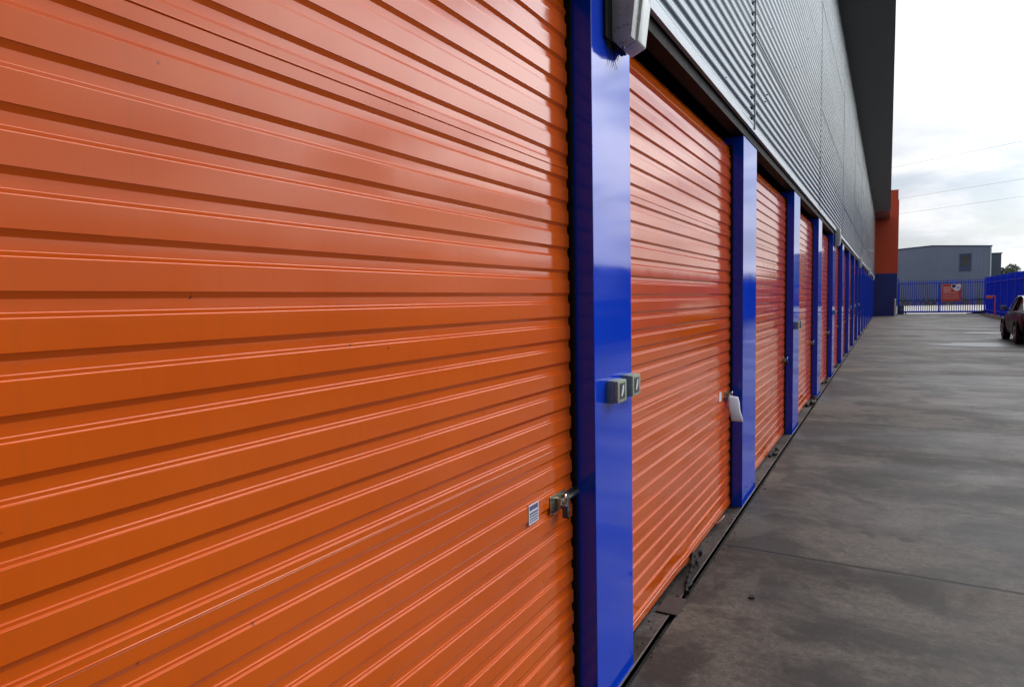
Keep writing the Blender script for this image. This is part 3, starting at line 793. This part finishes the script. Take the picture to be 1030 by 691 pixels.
# low planted bed / kerb in front of warehouse
bd=MB(); bd.box(-25,40,105,111.5,-.02,.05); bd=bd.build('planted_bank',M['bed']); tag(bd,kind='structure')
lw=empty('low_wall',(0,106,0))
MB().box(-20,30,0,.25,.05,.42,.02).build('wall',M['bed'],lw); MB().box(-20,30,-.03,.28,.422,.50,.01).build('coping',M['bed'],lw)
tag(lw,'low brown stone wall beyond the gate in front of the warehouse','wall')
random.seed(21)
wk=MB()
for i in range(900):
    x=random.uniform(-8,16);y=random.uniform(106.6,110.5);s=random.uniform(.08,.3);z=random.uniform(.1,.75)
    a=random.uniform(0,PI);b2=random.uniform(-.6,.6)
    v=[Vector((math.cos(a)*s*u,math.sin(a)*s*u,v_*s)) for u,v_ in ((-1,-.3),(.2,-.6),(1,.3),(-.2,.8))]
    wk.bm.faces.new([wk.bm.verts.new(Vector((x,y,z))+q) for q in v])
tag(wk.build('ground_cover',M['leaf'],norm=False),'low dark shrubs planted in the bank below the warehouse','shrubs',kind='stuff')

# ------------------------------------------------------------------ trees beyond the fence
def tree(x,y,h,r,seed,label):
    random.seed(seed); root=empty('leafy_tree',(x,y,-.05))
    t=MB(); t.tube([(0,0,0),(.1,0,h*.3),(0,.1,h*.62)],[.28,.2,.1],8)
    for k in range(6):
        a=k*1.05+random.random(); t.tube([(0,0,h*(.3+.05*k)),(math.cos(a)*r*.45,math.sin(a)*r*.45,h*(.52+.06*k))],[.09,.03],6)
    t.build('trunk',M['bark'],root,smooth=True)
    cl=[(Vector((random.gauss(0,r*.42),random.gauss(0,r*.42),h*.66+random.gauss(0,h*.13))),random.uniform(.25,.48)*r) for _ in range(16)]
    m=MB()
    for i in range(4200):
        c,cr=random.choice(cl)
        d=Vector((random.gauss(0,1),random.gauss(0,1),random.gauss(0,.8))).normalized()*cr*random.uniform(.55,1.08)
        p=c+d; s=random.uniform(.09,.24)
        u=Vector((random.gauss(0,1),random.gauss(0,1),random.gauss(0,1))).normalized(); v=u.orthogonal().normalized()
        m.bm.faces.new([m.bm.verts.new(p+u*s*a+v*s*b) for a,b in ((-1,0),(0,-.5),(1,0),(0,.5))])
    m.build('crown',M['leaf'],root,norm=False)
    tag(root,label,'tree','trees beyond the fence')
tree(17.6,146,6.0,2.4,1,'small dark tree just right of the warehouse annex, leftmost of the row')
tree(20.0,150,6.3,2.6,2,'taller dark tree second from the left beyond the blue fence')
tree(22.9,148,5.9,2.5,3,'rounded dark tree third from the left beyond the blue fence')
tree(25.6,151,6.6,2.8,4,'dark tree at the right edge of the row beyond the fence')
# ------------------------------------------------------------------ power lines
def wire(a,b,label):
    a=Vector(a); b=Vector(b); d=b-a; pts=[]
    for i in range(41):
        t=-3+ i*7/40; p=a+d*t; p.z+= .0006*((t-.5)*d.length)**2*.3; pts.append(p)
    tag(MB().tube(pts,.012,6).build('power_line',M['dsteel'],smooth=True),label,'power line','power lines crossing the sky')
wire((1.0,95,13.38),(13.2,95,14.49),'middle overhead power line crossing the cloudy sky')
wire((3.85,95,11.74),(13.3,95,12.52),'lowest overhead power line, just above the warehouse roof')
wire((3.74,95,17.66),(13.1,95,18.76),'uppermost thin overhead power line in the sky')

# ------------------------------------------------------------------ world, sun, camera
W=bpy.data.worlds.new('World'); S.world=W; W.use_nodes=True
nt=W.node_tree; bg=nt.nodes['Background']
sky=N(nt,'ShaderNodeTexSky'); sky.sky_type='NISHITA'; sky.sun_disc=False; sky.sun_elevation=R(46); sky.sun_rotation=R(38); sky.dust_density=2.0; sky.ozone_density=1.5
tc=N(nt,'ShaderNodeTexCoord'); sp_=N(nt,'ShaderNodeSeparateXYZ'); nt.links.new(tc.outputs['Generated'],sp_.inputs[0])
zz=math_(nt,'ADD',math_(nt,'MAXIMUM',sp_.outputs['Z'],0.0),.22)
cv=N(nt,'ShaderNodeCombineXYZ'); nt.links.new(math_(nt,'DIVIDE',sp_.outputs['X'],zz),cv.inputs[0]); nt.links.new(math_(nt,'DIVIDE',sp_.outputs['Y'],zz),cv.inputs[1])
cn=noi(nt,cv.outputs[0],1.5,8,.55,.35); cn2=noi(nt,cv.outputs[0],.7,3,.5,.2)
cover=ramp(nt,math_(nt,'ADD',math_(nt,'MULTIPLY',cn,.55),math_(nt,'MULTIPLY',cn2,.45)),[(.38,0.),(.50,1.)])
bright=ramp(nt,cn,[(.37,(9.6,10.5,12.0)),(.50,(13.9,14.4,15.2)),(.60,(17,17,17))])
# ColorRamp clamps nothing above 1 in node values, but keep it explicit: scale separately
for e in bright.node.color_ramp.elements:
    c=e.color; e.color=(c[0]/20,c[1]/20,c[2]/20,1)
br=N(nt,'ShaderNodeVectorMath',operation='SCALE'); nt.links.new(bright,br.inputs[0])
dt=N(nt,'ShaderNodeVectorMath',operation='DOT_PRODUCT'); nt.links.new(tc.outputs['Generated'],dt.inputs[0])
dt.inputs[1].default_value=(math.sin(R(34))*math.cos(R(25)),math.cos(R(34))*math.cos(R(25)),math.sin(R(25)))
gl=math_(nt,'POWER',math_(nt,'MAXIMUM',dt.outputs['Value'],0.0),15.0)
nt.links.new(math_(nt,'MULTIPLY_ADD',gl,46.,7.7),br.inputs['Scale'])
skyb=N(nt,'ShaderNodeVectorMath',operation='SCALE'); nt.links.new(sky.outputs[0],skyb.inputs[0]); skyb.inputs['Scale'].default_value=1.0
mx=N(nt,'ShaderNodeMix',data_type='RGBA'); mx.clamp_result=False
nt.links.new(cover,mx.inputs[0]); nt.links.new(skyb.outputs[0],mx.inputs[6]); nt.links.new(br.outputs[0],mx.inputs[7])
nt.links.new(mx.outputs[2],bg.inputs['Color']); bg.inputs['Strength'].default_value=.10

sd=bpy.data.lights.new('sun','SUN'); sd.energy=1.0; sd.angle=R(38); sd.color=(1,.965,.91)
so=bpy.data.objects.new('sun',sd); COL.objects.link(so)
az=R(38); el=R(46); dv=Vector((math.sin(az)*math.cos(el),math.cos(az)*math.cos(el),math.sin(el)))
so.rotation_euler=dv.to_track_quat('Z','Y').to_euler()

cd=bpy.data.cameras.new('camera'); cd.sensor_width=36; cd.lens=656.2582/1030*36; cd.clip_start=.02; cd.clip_end=4000
co=bpy.data.objects.new('camera',cd); COL.objects.link(co)
yaw,pitch,roll=.5235,.0645,-.0185
F=Vector((-math.sin(yaw)*math.cos(pitch),math.cos(yaw)*math.cos(pitch),-math.sin(pitch))); Rv=Vector((math.cos(yaw),math.sin(yaw),0)); U=Rv.cross(F)
R2=math.cos(roll)*Rv+math.sin(roll)*U; U2=-math.sin(roll)*Rv+math.cos(roll)*U
mt=Matrix((R2,U2,-F)).transposed().to_4x4(); mt.translation=Vector((0,0,CAMZ)); co.matrix_world=mt
S.camera=co
S.render.engine='CYCLES'
vs=S.view_settings; vs.view_transform='Standard'; vs.look='None'; vs.exposure=.34; vs.gamma=1; vs.use_curve_mapping=False
S.render.resolution_x=1024; S.render.resolution_y=686
